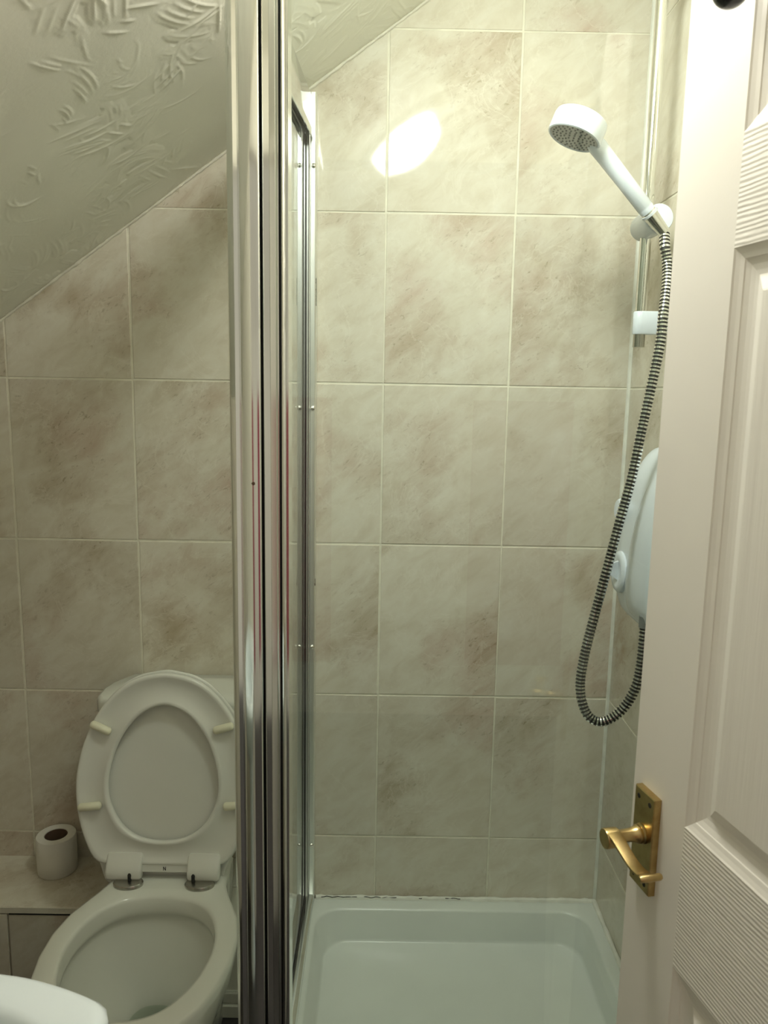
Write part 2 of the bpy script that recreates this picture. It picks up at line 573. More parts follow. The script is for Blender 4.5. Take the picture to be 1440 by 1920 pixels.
# ------------------------------------------------------------------ sloping ceiling with combed plaster swirls
def build_ceiling():
    rs = np.random.RandomState(4)
    Ls = (XC - XL) / ca                    # length along the slope
    st = 0.0026
    ns, ny = int(Ls / st), int((YB - YF) / st)
    H = np.zeros((ns + 1, ny + 1), np.float32)
    ds, dy = Ls / ns, (YB - YF) / ny
    # broad trowel waviness
    gs, gy = np.meshgrid(np.arange(ns + 1) * ds, np.arange(ny + 1) * dy, indexing='ij')
    for _ in range(14):
        k = rs.uniform(8, 34); an = rs.uniform(0, 2 * PI)
        H += (0.0006 * rs.uniform(.4, 1) * 10 / k * np.sin(k * (gs * np.cos(an) + gy * np.sin(an)) + rs.uniform(0, 6))).astype(np.float32)
    R = 3
    oi, oj = np.meshgrid(np.arange(-R, R + 1), np.arange(-R, R + 1), indexing='ij')
    for k in range(1150):
        ps, py = rs.uniform(0, Ls), rs.uniform(0, YB - YF)
        an = rs.choice([0.4, 1.2, 2.2, 2.9]) + rs.normal(0, 0.5)
        L = rs.uniform(0.05, 0.20)
        curv = rs.normal(0, 9)
        nb = rs.randint(1, 5)
        gap = rs.uniform(0.007, 0.022)
        amp = 0.0005 + 0.0014 * rs.uniform(0, 1) ** 1.3
        for b in range(nb):
            off = (b - nb / 2) * gap + rs.normal(0, 0.0015)
            l0 = rs.uniform(0, 0.4) * L
            l1 = L * rs.uniform(0.55, 1.0)
            s = np.arange(l0, l1, 0.0022)
            if len(s) < 3: continue
            th = an + curv * s
            X = ps + np.cumsum(np.cos(th)) * 0.0022 - np.sin(an) * off + np.cos(an) * l0
            Y = py + np.cumsum(np.sin(th)) * 0.0022 + np.cos(an) * off + np.sin(an) * l0
            tt = (s - l0) / (l1 - l0)
            A = amp * rs.uniform(0.5, 1.3) * np.sin(PI * np.clip(tt, 0.02, 0.98)) ** 0.5 * (0.55 + 0.45 * tt)
            for x, y, a in zip(X / ds, Y / dy, A):
                i, j = int(round(x)), int(round(y))
                if i < R or j < R or i > ns - R or j > ny - R: continue
                d2 = ((oi + i - x) * ds) ** 2 + ((oj + j - y) * dy) ** 2
                v = a * np.exp(-d2 / (2 * 0.0017 ** 2))
                w = H[i - R:i + R + 1, j - R:j + R + 1]
                np.maximum(w, v.astype(np.float32) + w * 0.25, out=w)
    H -= H.min()
    sx = gs * ca + XL
    P = np.zeros(((ns + 1) * (ny + 1), 3), np.float32)
    edge = np.minimum(1, np.minimum(gy, (YB - YF) - gy) / 0.02)
    Hf = (H * edge)
    P[:, 0] = (sx + Hf * sa).ravel()
    P[:, 1] = (gy + YF).ravel()
    P[:, 2] = (zslope(sx) - Hf * ca).ravel()
    idx = np.arange((ns + 1) * (ny + 1)).reshape(ns + 1, ny + 1)
    q = np.stack([idx[:-1, :-1], idx[1:, :-1], idx[1:, 1:], idx[:-1, 1:]], -1).reshape(-1, 4)
    nv = len(P)
    extra = np.array([(XC, YF, ZC), (XR, YF, ZC), (XR, YB, ZC), (XC, YB, ZC),
                      (XL, YF, zslope(XL) + .05), (XC, YF, ZC + .05), (XC, YB, ZC + .05), (XL, YB, zslope(XL) + .05), (XR, YF, ZC + .05), (XR, YB, ZC + .05)], np.float32)
    q2 = np.array([(nv, nv + 1, nv + 2, nv + 3), (nv + 4, nv + 5, nv + 6, nv + 7), (nv + 5, nv + 8, nv + 9, nv + 6)])
    P = np.vstack([P, extra]); q = np.vstack([q, q2])
    me = bpy.data.meshes.new('ceiling')
    me.vertices.add(len(P)); me.vertices.foreach_set('co', P.ravel())
    me.loops.add(q.size); me.loops.foreach_set('vertex_index', q.ravel().astype(np.int32))
    me.polygons.add(len(q))
    me.polygons.foreach_set('loop_start', (np.arange(len(q)) * 4).astype(np.int32))
    me.polygons.foreach_set('use_smooth', np.ones(len(q), bool))
    me.update(calc_edges=True); me.validate()
    me.materials.append(M['artex'])
    return struct(link(bpy.data.objects.new('ceiling', me)))
build_ceiling()

# filler bead where slope meets the tiled wall
rnd = random.Random(3)
bm = bmesh.new()
pts, rad = [], []
for k in range(150):
    x = XL + 0.01 + (XC - XL - 0.02) * k / 149
    pts.append((x + 0.002, YB - 0.003, zslope(x) - 0.0015 + rnd.uniform(-0.0008, 0.0008)))
    rad.append(0.0042 + rnd.uniform(-0.0010, 0.0012))
tube(bm, pts, rad, 8)
struct(mesh_obj('trim_1', bm, M['filler']))

# silicone down the shower corner and round the tray
bm = bmesh.new()
tube(bm, [(XR - 0.003, YB - 0.004, z) for z in np.linspace(0.16, 2.44, 40)], 0.0062, 8)
struct(mesh_obj('trim_2', bm, M['silicone']))

# ------------------------------------------------------------------ low tiled pipe boxing along the back wall
LZ, LF = 0.265, 1.667
bm = bmesh.new()
def tile_slab(bm, x0, x1, y0, y1, z0, z1, mi=0):
    add_box(bm, x0, x1, y0, y1, z0, z1, mi, 0.0012, 1)
add_box(bm, XL, -0.615, LF + 0.007, YB, 0.0, LZ - 0.009, 1)
for x0, x1 in ((XL + 0.001, -0.6155),):
    tile_slab(bm, x0, x1, LF, YB - 0.002, LZ - 0.008, LZ)
for x0, x1 in ((XL + 0.001, -0.878), (-0.874, -0.6155)):
    tile_slab(bm, x0, x1, LF, LF + 0.0075, 0.001, 0.243)
add_box(bm, XL + 0.001, -0.6155, LF - 0.001, LF + 0.006, 0.247, LZ - 0.0015, 2, 0.001, 1)
add_box(bm, -0.872, -0.6155, LF - 0.0015, LF + 0.004, 0.2445, 0.2475, 3)
struct(mesh_obj('trim_3', bm, [M['tile'], M['grout'], M['filler'], M['black']], smooth=False))
bm = bmesh.new()
x0, x1 = -0.41, -0.197
add_box(bm, x0, x1, 1.648, YB - 0.006, 0.0, 0.262, 0)
add_box(bm, x0, x1, 1.640, 1.745, 0.262, 0.270, 0, 0.002, 2)
add_box(bm, x0, x1, 1.748, YB - 0.006, 0.262, 0.270, 0, 0.002, 2)
add_box(bm, x0, x1, 1.641, 1.650, 0.232, 0.263, 0, 0.003, 2)
add_box(bm, x0, x1, 1.636, 1.650, 0.0, 0.032, 0, 0.002, 2)
add_box(bm, x0, x1, 1.642, 1.650, 0.032, 0.066, 0, 0.006, 2)
struct(mesh_obj('trim_4', bm, M['white_board'], smooth=False))

# ------------------------------------------------------------------ shower tray
t = thing('shower_tray', 'white rectangular shower tray on the floor inside the glass enclosure', 'shower tray', (0.2, 1.49, 0))
bm = bmesh.new()
X0, X1, Y0, Y1 = -0.193, 0.590, 1.105, 1.866
rings = [rrect(X0, X1, Y0, Y1, 0.010, 0.001), rrect(X0, X1, Y0, Y1, 0.010, 0.150), rrect(X0 + .002, X1 - .002, Y0 + .002, Y1 - .002, 0.010, 0.157),
         rrect(X0 + .008, X1 - .008, Y0 + .008, Y1 - .008, 0.012, 0.160)]
ix0, ix1, iy0, iy1 = -0.147, 0.550, 1.165, 1.818
rings += [rrect(ix0 - .008, ix1 + .008, iy0 - .008, iy1 + .008, 0.070, 0.160), rrect(ix0 - .003, ix1 + .003, iy0 - .003, iy1 + .003, 0.068, 0.1585),
          rrect(ix0, ix1, iy0, iy1, 0.066, 0.154)]
jx0, jx1, jy0, jy1 = -0.122, 0.528, 1.185, 1.804
rings += [rrect(jx0 - .007, jx1 + .008, jy0 - .01, jy1 + .006, 0.066, 0.083), rrect(jx0 - .003, jx1 + .004, jy0 - .004, jy1 + .003, 0.064, 0.0775),
          rrect(jx0, jx1, jy0, jy1, 0.062, 0.075), rrect(jx0 + .15, jx1 - .15, jy0 + .15, jy1 - .15, 0.05, 0.073)]
loft(bm, rings, 0, True, True)
mesh_obj('tray_body', bm, M['tray'], t, angle=50)
bm = bmesh.new()
lathe(bm, (0.2, 1.30, 0.0735), (0, 0, 1), [(0, 0.045), (0.004, 0.045), (0.007, 0.038), (0.008, 0.001)], 32)
mesh_obj('drain_cover', bm, M['chrome_hard'], t)
bm = bmesh.new()
rnd = random.Random(8)
pts = [(x, YB - 0.008 + rnd.uniform(-.001, .001), 0.1605) for x in np.linspace(-0.155, XR - 0.006, 60)]
tube(bm, pts, [0.0072 + rnd.uniform(-.0015, .0015) for _ in pts], 8)
pts = [(XR - 0.007, y, 0.1605) for y in np.linspace(1.12, YB - 0.008, 40)]
tube(bm, pts, [0.0062 + rnd.uniform(-.0012, .0012) for _ in pts], 8)
mesh_obj('sealant_bead', bm, M['silicone'], t)
for x0, x1 in ((-0.14, -0.045), (-0.03, 0.06), (0.12, 0.128), (0.19, 0.23)):
    bm = bmesh.new()
    pts = [(x, YB - 0.0125 + 0.0012 * math.sin(x * 190) + (0.006 if x < -0.04 and x0 > -0.1 else 0), 0.1662 + 0.001 * math.sin(x * 240)) for x in np.linspace(x0, x1, 14)]
    tube(bm, pts, [0.0009] * 14, 6)
    mesh_obj('sealant_crack', bm, M['mould'], t)

# ------------------------------------------------------------------ shower enclosure
ENC_TOP = 2.045
GX = -0.1820
t = thing('shower_enclosure', 'chrome framed glass shower enclosure with a thick corner post standing on the white tray', 'shower enclosure', (-0.17, 1.13, 0.16))
YP = 1.075          # front of the post
# corner post: wide rounded front, flat flank on the alcove side
prof = [(-0.2165, YP + 0.072), (-0.2172, YP + 0.040), (-0.2168, YP + 0.033)]
for k in range(1, 9):                   # convex flank on the alcove side
    a = PI + PI / 2 * 0.80 * k / 8
    prof.append((-0.1990 + 0.0178 * math.cos(a), YP + 0.033 + 0.0265 * math.sin(a)))
cx = -0.1822
for k in range(31):                     # crowned front with rounded shoulders
    x = -0.0155 + 0.031 * k / 30
    prof.append((cx + x, YP + 0.0018 * (x / 0.0125) ** 2 + (0.0075 * ((abs(x) - 0.0120) / 0.0035) ** 2 if abs(x) > 0.0120 else 0)))
prof += [(-0.1667, YP + 0.014), (-0.1667, YP + 0.072)]
bm = bmesh.new()
loft(bm, [[(x, y, 0.1605) for x, y in prof], [(x, y, 1.1) for x, y in prof], [(x, y, ENC_TOP) for x, y in prof]], 0, True, True)
post = mesh_obj('corner_post', bm, M['chrome'], t, angle=35)
bm = bmesh.new()
lathe(bm, (-0.1795, YP - 0.0001, 1.366), (0.25, -1, 0), [(-0.001, 0.0030), (0.0004, 0.0027), (0.0007, 0.001)], 5)
mesh_obj('rust_chip', bm, M['speck'], post)
# door stile beside the post with its grooves
bm = bmesh.new()
def vprof(bm, pts, z0, z1, mi=0):
    loft(bm, [[(x, y, z0) for x, y in pts], [(x, y, z1) for x, y in pts]], mi, True, True)
y = YP + 0.005
vprof(bm, [(-0.1647, y + 0.041), (-0.1647, y + 0.001), (-0.1637, y), (-0.1560, y + 0.0012), (-0.1552, y + 0.0004), (-0.1478, y + 0.0004), (-0.1466, y + 0.0020), (-0.1458, y + 0.0030), (-0.1452, y + 0.0010), (-0.1436, y + 0.0010), (-0.1430, y + 0.0030),
           (-0.1424, y + 0.012), (-0.1408, y + 0.012), (-0.1404, y + 0.005), (-0.1385, y + 0.0045), (-0.1365, y + 0.0065), (-0.1340, y + 0.0075), (-0.1332, y + 0.005), (-0.1312, y + 0.005), (-0.1306, y + 0.041)], 0.175, ENC_TOP - 0.004)
stile = mesh_obj('door_stile', bm, M['chrome'], t, angle=30)
bm = bmesh.new()
add_box(bm, -0.1666, -0.1648, YP + 0.013, YP + 0.024, 0.17, ENC_TOP - 0.006)
add_box(bm, -0.1425, -0.1407, YP + 0.0150, YP + 0.0175, 0.176, ENC_TOP - 0.006)
mesh_obj('rubber_seal', bm, M['black'], stile, smooth=False)
# wall channel at the back: two nested profiles
bm = bmesh.new()
z0 = 0.166
yb = YB - 0.004
vprof(bm, [(-0.1580, yb), (-0.1580, yb - 0.030), (-0.1605, yb - 0.033), (-0.1695, yb - 0.033), (-0.1715, yb - 0.030), (-0.1715, yb)], z0, 2.150)
vprof(bm, [(-0.1716, yb), (-0.1716, yb - 0.043), (-0.1726, yb - 0.045), (-0.1742, yb - 0.043), (-0.1742, yb)], z0, 2.150)
vprof(bm, [(-0.1744, yb), (-0.1744, yb - 0.040), (-0.1800, yb - 0.040), (-0.1870, yb - 0.040), (-0.1870, yb)], z0, 2.120)
chan = mesh_obj('wall_channel', bm, M['satin'], t, angle=30)
for z in (1.995, 1.453, 0.865, 0.329):
    bm = bmesh.new()
    lathe(bm, (-0.1640, yb - 0.0325, z), (0.30, -1, 0), [(0.0, 0.0056), (0.002, 0.0053), (0.0038, 0.0036), (0.0044, 0.0005)], 16)
    mesh_obj('screw', bm, M['chrome_hard'], chan)
rnd = random.Random(2)
for za, zb in ((1.689, 1.751), (1.02, 1.036)):
    bm = bmesh.new()
    z = za
    while z < zb:
        r = rnd.uniform(0.0008, 0.0018)
        add_box(bm, -0.1583 + rnd.uniform(-.0006, .0003), -0.1572, yb - 0.030 + rnd.uniform(-.001, .001), yb - 0.026, z, z + r * 2.2)
        z += rnd.uniform(0.0012, 0.0032)
    mesh_obj('mould_stain', bm, M['mould'], chan, smooth=False)
# side panel: top rail, bottom rail, gasket, glass
TZ = lambda y: 0.127 * (y - (YB - 0.037))       # the top rail drops a little towards the post
def skew(vs):
    for v in vs: v.co.z += TZ(v.co.y)
bm = bmesh.new()
add_box(bm, -0.1880, -0.1660, YP + 0.07, YB - 0.037, 2.064, 2.138, 0, 0.003, 2)
add_box(bm, -0.1685, -0.1645, YP + 0.07, YB - 0.045, 2.052, 2.068, 0, 0.001, 1)
skew(bm.verts)
mesh_obj('top_rail', bm, M['chrome'], t, angle=30)
bm = bmesh.new()
add_box(bm, -0.1870, -0.1590, YP + 0.07, YB - 0.037, 0.1605, 0.190, 0, 0.003, 2)
mesh_obj('bottom_rail', bm, M['chrome'], t, angle=30)
bm = bmesh.new()
gy0, gy1, gz0, gz1 = YP + 0.071, YB - 0.046, 0.191, 2.055
add_box(bm, GX - 0.0030, GX + 0.0034, gy1 - 0.010, gy1 + 0.006, gz0, gz1)
add_box(bm, GX - 0.0030, GX + 0.0034, gy0, gy1, gz0 - 0.001, gz0 + 0.009)
for v in add_box(bm, GX - 0.0030, GX + 0.0034, gy0, gy1, 2.055, 2.0635): v.co.z += TZ(v.co.y)
mesh_obj('gasket', bm, M['black'], t, smooth=False)
def pane(name, x0, x1, y0, y1, z0, z1, thin):
    bm = bmesh.new()
    for v in add_box(bm, x0, x1, y0, y1, z0, z1):
        if thin == 0 and v.co.z > 1.0: v.co.z += TZ(v.co.y)
    bm.normal_update()
    for f in bm.faces:
        f.material_index = 0 if abs(f.normal[thin]) > 0.9 else 1
    return mesh_obj(name, bm, [M['glass'], M['glass_edge']], t, smooth=False)
pane('side_glass', GX - 0.002, GX + 0.002, gy0, gy1, gz0, gz1, 0)
# front door: glass between the stile and the channel on the right wall
FY = YP + 0.030
pane('front_glass', -0.1310, XR - 0.020, FY - 0.002, FY + 0.002, 0.185, ENC_TOP - 0.018, 1)
bm = bmesh.new()
add_box(bm, -0.1306, XR - 0.007, FY - 0.011, FY + 0.011, ENC_TOP - 0.022, ENC_TOP, 0, 0.003, 2)
mesh_obj('front_top_rail', bm, M['chrome'], t, angle=30)
bm = bmesh.new()
add_box(bm, -0.1306, XR - 0.007, FY - 0.011, FY + 0.011, 0.1605, 0.188, 0, 0.003, 2)
mesh_obj('front_bottom_rail', bm, M['chrome'], t, angle=30)
bm = bmesh.new()
add_box(bm, XR - 0.026, XR - 0.004, FY - 0.013, FY + 0.013, 0.189, ENC_TOP - 0.023, 0, 0.003, 2)
mesh_obj('front_channel', bm, M['chrome'], t, angle=30)

# ------------------------------------------------------------------ shower riser rail on the right wall
RXP, RYP = 0.530, 1.632
t = thing('shower_rail', 'chrome vertical shower rail with white brackets on the right tiled wall', 'shower rail', (XR, RYP, 1.6))
bm = bmesh.new()
tube(bm, [(RXP, RYP, z) for z in np.linspace(1.602, 2.33, 12)], 0.0115, 24)
mesh_obj('rail_tube', bm, M['chrome_hard'], t)
bm = bmesh.new()
lathe(bm, (RXP, RYP, 1.596), (0, 0, 1), [(0, 0.0095), (0.0, 0.0118), (0.026, 0.0118), (0.0265, 0.011)], 24)
mesh_obj('rail_end_cap', bm, M['steel'], t)
for zc in (1.645, 2.30):
    bm = bmesh.new()
    rings = []
    for z in (zc - 0.023, zc - 0.021, zc + 0.021, zc + 0.023):
        o = 0.0015 if abs(z - zc) > 0.022 else 0
        ring = [(XR - 0.0045, RYP - 0.014 + o, z)]
        for k in range(13):
            a = -PI / 2 - PI * k / 12
            ring.append((RXP + (0.0145 - o) * math.cos(a), RYP + (0.0145 - o) * math.sin(a), z))
        ring.append((XR - 0.0045, RYP + 0.014 - o, z))
        rings.append(ring)
    loft(bm, rings, 0, True, True)
    mesh_obj('rail_bracket', bm, M['plastic'], t)
HZ = 1.837
bm = bmesh.new()
lathe(bm, (RXP, 1.660, HZ), (0, -1, 0), [(0.0, 0.020), (0.001, 0.0245), (0.006, 0.0265), (0.09, 0.0272), (0.101, 0.0272), (0.1035, 0.0258), (0.104, 0.001)], 40)
hold = mesh_obj('head_holder', bm, M['plastic'], t)
bm = bmesh.new()
# the ring on the front of the holder that takes the handle's cone
hs = Vector((0.382, 1.508, 1.958))
he = Vector((0.4985, 1.533, 1.843))
cdir = (he - hs).normalized()
cc = he + cdir * 0.003
lathe(bm, cc, cdir, [(0.0, 0.0146), (0.0, 0.0166), (0.005, 0.0163), (0.005, 0.0146), (0.0, 0.0146)], 28, cap0=False, cap1=False)
bp_ = cc + cdir * 0.004
add_box(bm, bp_.x - 0.007, bp_.x + 0.010, bp_.y + 0.0148, 1.557, bp_.z - 0.008, bp_.z + 0.008, 0, 0.002, 2)
mesh_obj('cradle', bm, M['plastic'], hold)

# ------------------------------------------------------------------ hand shower
hc = Vector((0.3475, 1.50, 1.974))
t = thing('hand_shower', 'white round hand shower held on the chrome rail', 'shower head', hc)
ax = Vector((-0.36, -0.04, -0.93)).normalized()        # spray direction
bm = bmesh.new()
lathe(bm, hc - ax * 0.026, ax, [(-0.001, 0.001), (0.0, 0.030), (0.001, 0.044), (0.004, 0.0485), (0.010, 0.0500), (0.036, 0.0500), (0.040, 0.0495), (0.0415, 0.0470), (0.040, 0.0455), (0.0385, 0.0450), (0.0385, 0.001)], 64)
head = mesh_obj('head_body', bm, M['plastic'], t)
fc = hc + ax * 0.0128
bm = bmesh.new()
lathe(bm, fc, ax, [(-0.001, 0.0448), (0.0008, 0.0445), (0.0012, 0.040), (0.0006, 0.001)], 48)
face = mesh_obj('spray_face', bm, M['grey_plastic'], t)
_, fu, fv = frame_of(ax)
bm = bmesh.new()
for r, n in ((0.0395, 26), (0.033, 20), (0.0255, 16), (0.018, 11), (0.0105, 6), (0.0, 1)):
    for k in range(n):
        a = 2 * PI * k / n + r * 90
        lathe(bm, fc + (fu * math.cos(a) + fv * math.sin(a)) * r, ax, [(0.0, 0.0022), (0.0028, 0.0016), (0.0032, 0.0003)], 8)
nz = mesh_obj('spray_nozzles', bm, M['nozzle'], face)
nz['kind'] = 'stuff'
hs = Vector((0.382, 1.508, 1.958))
he = Vector((0.4985, 1.533, 1.843))
hd = (he - hs)
L = hd.length
bm = bmesh.new()
lathe(bm, hs, hd, [(-0.004, 0.012), (0.0, 0.0150), (0.012, 0.0165), (0.03, 0.0160), (L * 0.6, 0.0150), (L * 0.93, 0.0150), (L * 0.94, 0.0144), (L * 0.95, 0.0148), (L, 0.0142), (L + 0.0008, 0.011)], 32)
# scallop where the handle meets the head
mesh_obj('handle', bm, M['plastic'], t)
ce = he + hd.normalized() * 0.052
bm = bmesh.new()
lathe(bm, he, hd, [(0.0, 0.0128), (0.002, 0.0142), (0.010, 0.0142), (0.046, 0.0112), (0.052, 0.0112), (0.052, 0.008)], 32)
mesh_obj('chrome_cone', bm, M['chrome_hard'], t)

# ------------------------------------------------------------------ shower hose
hp = [tuple(ce + hd.normalized() * 0.0005), (0.5345, 1.530, 1.778), (0.5395, 1.525, 1.748), (0.5365, 1.510, 1.709), (0.5270, 1.490, 1.652), (0.5215, 1.480, 1.596), (0.5078, 1.470, 1.519),
      (0.4910, 1.460, 1.430), (0.4745, 1.450, 1.339), (0.4530, 1.440, 1.252), (0.4365, 1.435, 1.176), (0.4195, 1.435, 1.091), (0.4035, 1.435, 1.005), (0.3970, 1.435, 0.939),
      (0.4030, 1.430, 0.898), (0.4165, 1.425, 0.873), (0.4365, 1.420, 0.866), (0.4600, 1.415, 0.878), (0.4815, 1.410, 0.906), (0.4965, 1.405, 0.947), (0.5030, 1.405, 0.995), (0.5060, 1.408, 1.075)]
pl = resample(catmull(hp, 14), 0.0009)
pitch = 0.0072
pts, rad, band = [], [], []
for i, p in enumerate(pl):
    s = (i * 0.0009) % pitch / pitch
    pts.append(p)
    rad.append(0.0098 if s < 0.62 else 0.0084)
    band.append(0 if s < 0.62 else 1)
bm = bmesh.new()
vr = tube(bm, pts, rad, 14)
bm.faces.ensure_lookup_table()
for i in range(len(pts) - 1):
    for k in range(14):
        bm.faces[i * 14 + k].material_index = 1 if (band[i] or band[i + 1]) else 0
o = mesh_obj('shower_hose', bm, [M['chrome_hard'], M['hose_dark']], None)
tag(o, 'ribbed chrome shower hose looping down from the shower head to the white electric shower', 'hose')

# ------------------------------------------------------------------ electric shower unit on the right wall
t = thing('electric_shower', 'white electric shower unit on the right wall partly behind the open door', 'electric shower', (XR, 1.48, 1.2))
sil = [(0.589, 1.392), (0.566, 1.392), (0.545, 1.372), (0.526, 1.338), (0.514, 1.295), (0.507, 1.25), (0.502, 1.20), (0.4995, 1.14), (0.5015, 1.095), (0.509, 1.064), (0.522, 1.044), (0.545, 1.028), (0.566, 1.021), (0.589, 1.020)]
sil = [(p.x, p.y) for p in catmull([(x, z, 0) for x, z in sil], 4)]
def unit_ring(y, k):
    cx_, cz_ = 0.589, 1.205
    return [(cx_ + (x - cx_) * k, y, cz_ + (z - cz_) * (1 - (1 - k) * 0.35)) for x, z in sil]
bm = bmesh.new()
loft(bm, [unit_ring(1.350, 0.80), unit_ring(1.353, 0.90), unit_ring(1.362, 0.98), unit_ring(1.376, 1.0), unit_ring(1.56, 1.0), unit_ring(1.585, 0.985), unit_ring(1.598, 0.94), unit_ring(1.603, 0.87), unit_ring(1.604, 0.80)], 0, True, True)
mesh_obj('unit_body', bm, M['plastic'], t, angle=60)
# raised cover on the front
bm = bmesh.new()
rings = []
for y, k in ((1.366, 0.94), (1.370, 1.045), (1.385, 1.085), (1.47, 1.10), (1.500, 1.075), (1.515, 1.02), (1.52, 0.94)):
    rings.append([(0.589 + (x - 0.589) * k, y + 0.10 * max(0, (1.33 - z)) * (1 if y > 1.45 else 0) - 0.02 * (y > 1.45), 1.2 + (z - 1.2) * 0.93) for x, z in sil])
loft(bm, rings, 0, True, True)
mesh_obj('front_cover', bm, M['plastic'], t, angle=60)
bm = bmesh.new()
lathe(bm, (0.508, 1.556, 1.135), (-1, 0.0, 0.03), [(0.0, 0.044), (0.012, 0.043), (0.016, 0.039), (0.017, 0.030), (0.014, 0.020), (0.014, 0.001)], 48)
dial = mesh_obj('temperature_dial', bm, M['plastic'], t)
bm = bmesh.new()
loft(bm, [[(0.494, 1.552, 1.118), (0.494, 1.560, 1.118), (0.494, 1.560, 1.158), (0.494, 1.552, 1.158)],
          [(0.480, 1.553, 1.128), (0.480, 1.560, 1.128), (0.480, 1.560, 1.152), (0.480, 1.553, 1.152)],
          [(0.470, 1.554, 1.128), (0.470, 1.559, 1.128), (0.470, 1.559, 1.146), (0.470, 1.554, 1.146)]], 0, True, True)
mesh_obj('dial_lever', bm, M['plastic'], dial, angle=60)
bm = bmesh.new()
lathe(bm, (0.508, 1.585, 1.262), (-1, 0.0, 0.1), [(0.0, 0.022), (0.012, 0.021), (0.015, 0.018), (0.016, 0.001)], 32)
mesh_obj('power_button', bm, M['plastic'], t)
bm = bmesh.new()
tube(bm, [(0.5225 + 0.006 * math.cos(a) * 0.4, 1.560 + 0.006 * math.cos(a), 1.052 + 0.009 * math.sin(a)) for a in np.linspace(PI * 0.8, PI * 2.2, 14)], 0.0012, 6)
mesh_obj('maker_emblem', bm, M['lamp_base'], t)
bm = bmesh.new()
lathe(bm, (0.507, 1.408, 1.062), (0, 0, 1), [(0, 0.010), (0.0, 0.0125), (0.022, 0.0125), (0.022, 0.008)], 20)
mesh_obj('hose_outlet', bm, M['nozzle'], t)

# ------------------------------------------------------------------ toilet
TXC = -0.463
t = thing('toilet', 'white toilet with its lid and seat raised in the left alcove', 'toilet', (TXC, 1.45, 0))
half = [(0.0, 1.128), (0.06, 1.137), (0.115, 1.170), (0.155, 1.22), (0.178, 1.28), (0.189, 1.345), (0.189, 1.41), (0.178, 1.465), (0.157, 1.512), (0.140, 1.55), (0.129, 1.585), (0.126, 1.64), (0.126, 1.70)]
outer = half + [(-x, y) for x, y in reversed(half[1:])]
half_i = [(0.0, 1.192), (0.05, 1.199), (0.09, 1.222), (0.122, 1.270), (0.139, 1.325), (0.144, 1.375), (0.136, 1.43), (0.112, 1.48), (0.075, 1.512), (0.03, 1.525), (0.0, 1.527)]
inner = half_i + [(-x, y) for x, y in reversed(half_i[1:-1])]
NP = 96
C0 = (0.0, 1.38)
oo = polar(outer, C0, NP)
ii = polar(smooth_closed(inner, 4), C0, NP)
def ring_mix(a, b, f, z, k=1.0, dy=0.0):
    return [(TXC + (a[i][0] * (1 - f) + b[i][0] * f) * k, C0[1] + ((a[i][1] * (1 - f) + b[i][1] * f) - C0[1]) * k + dy, z) for i in range(NP)]
foot = polar([(0.10, 1.28), (0.085, 1.25), (-0.085, 1.25), (-0.10, 1.28), (-0.105, 1.645), (0.105, 1.645)], C0, NP)
waist = polar([(0.115, 1.24), (0.075, 1.20), (-0.075, 1.20), (-0.115, 1.24), (-0.118, 1.66), (0.118, 1.66)], C0, NP)
bm = bmesh.new()
rings = [ring_mix(foot, foot, 0, 0.001), ring_mix(foot, foot, 0, 0.03), ring_mix(foot, waist, 0.6, 0.12), ring_mix(waist, oo, 0.25, 0.21), ring_mix(waist, oo, 0.65, 0.29),
         ring_mix(waist, oo, 0.90, 0.345), ring_mix(oo, oo, 0, 0.375, 0.995), ring_mix(oo, oo, 0, 0.390, 0.998), ring_mix(oo, ii, 0.05, 0.3975), ring_mix(oo, ii, 0.16, 0.400),
         ring_mix(oo, ii, 0.84, 0.400), ring_mix(oo, ii, 0.97, 0.3975), ring_mix(ii, ii, 0, 0.391), ring_mix(ii, ii, 0, 0.366, 0.99), ring_mix(ii, ii, 0, 0.355, 1.0), ring_mix(ii, ii, 0, 0.350, 1.04),
         ring_mix(ii, ii, 0, 0.335, 1.045), ring_mix(ii, ii, 0, 0.30, 0.97), ring_mix(ii, ii, 0, 0.25, 0.80, 0.01), ring_mix(ii, ii, 0, 0.205, 0.56, 0.03), ring_mix(ii, ii, 0, 0.185, 0.40, 0.045), ring_mix(ii, ii, 0, 0.16, 0.33, 0.05), ring_mix(ii, ii, 0, 0.08, 0.28, 0.06)]
loft(bm, rings, 0, True, True)
pan_o = mesh_obj('toilet_pan', bm, M['ceramic'], t, angle=60)
bm = bmesh.new()
f = [bm.verts.new((p[0], p[1], 0.172)) for p in ring_mix(ii, ii, 0, 0.172, 0.36, 0.048)]
bm.faces.new(f)
mesh_obj('bowl_water', bm, M['water'], t, smooth=False)
# cistern
bm = bmesh.new()
cy0, cy1 = 1.712, YB - 0.007
rings = [rrect(-0.620, -0.318, cy0 + .02, cy1, 0.03, 0.392), rrect(-0.632, -0.306, cy0 + .008, cy1, 0.03, 0.42), rrect(-0.640, -0.298, cy0 + .002, cy1, 0.03, 0.60), rrect(-0.642, -0.296, cy0, cy1, 0.03, 0.735)]
loft(bm, rings, 0, True, True)
cist = mesh_obj('cistern', bm, M['ceramic'], t, angle=60)
lidp = [(-0.620, cy1), (-0.655, 1.800), (-0.663, 1.765), (-0.660, 1.72), (-0.645, 1.699), (-0.62, 1.694), (-0.31, 1.694), (-0.287, 1.699), (-0.276, 1.72), (-0.274, 1.765), (-0.282, 1.800), (-0.315, cy1)]
lc = (-0.468, 1.78)
def lidring(k, z):
    return [(lc[0] + (x - lc[0]) * k, min(lc[1] + (y - lc[1]) * k, cy1), z) for x, y in lidp]
bm = bmesh.new()
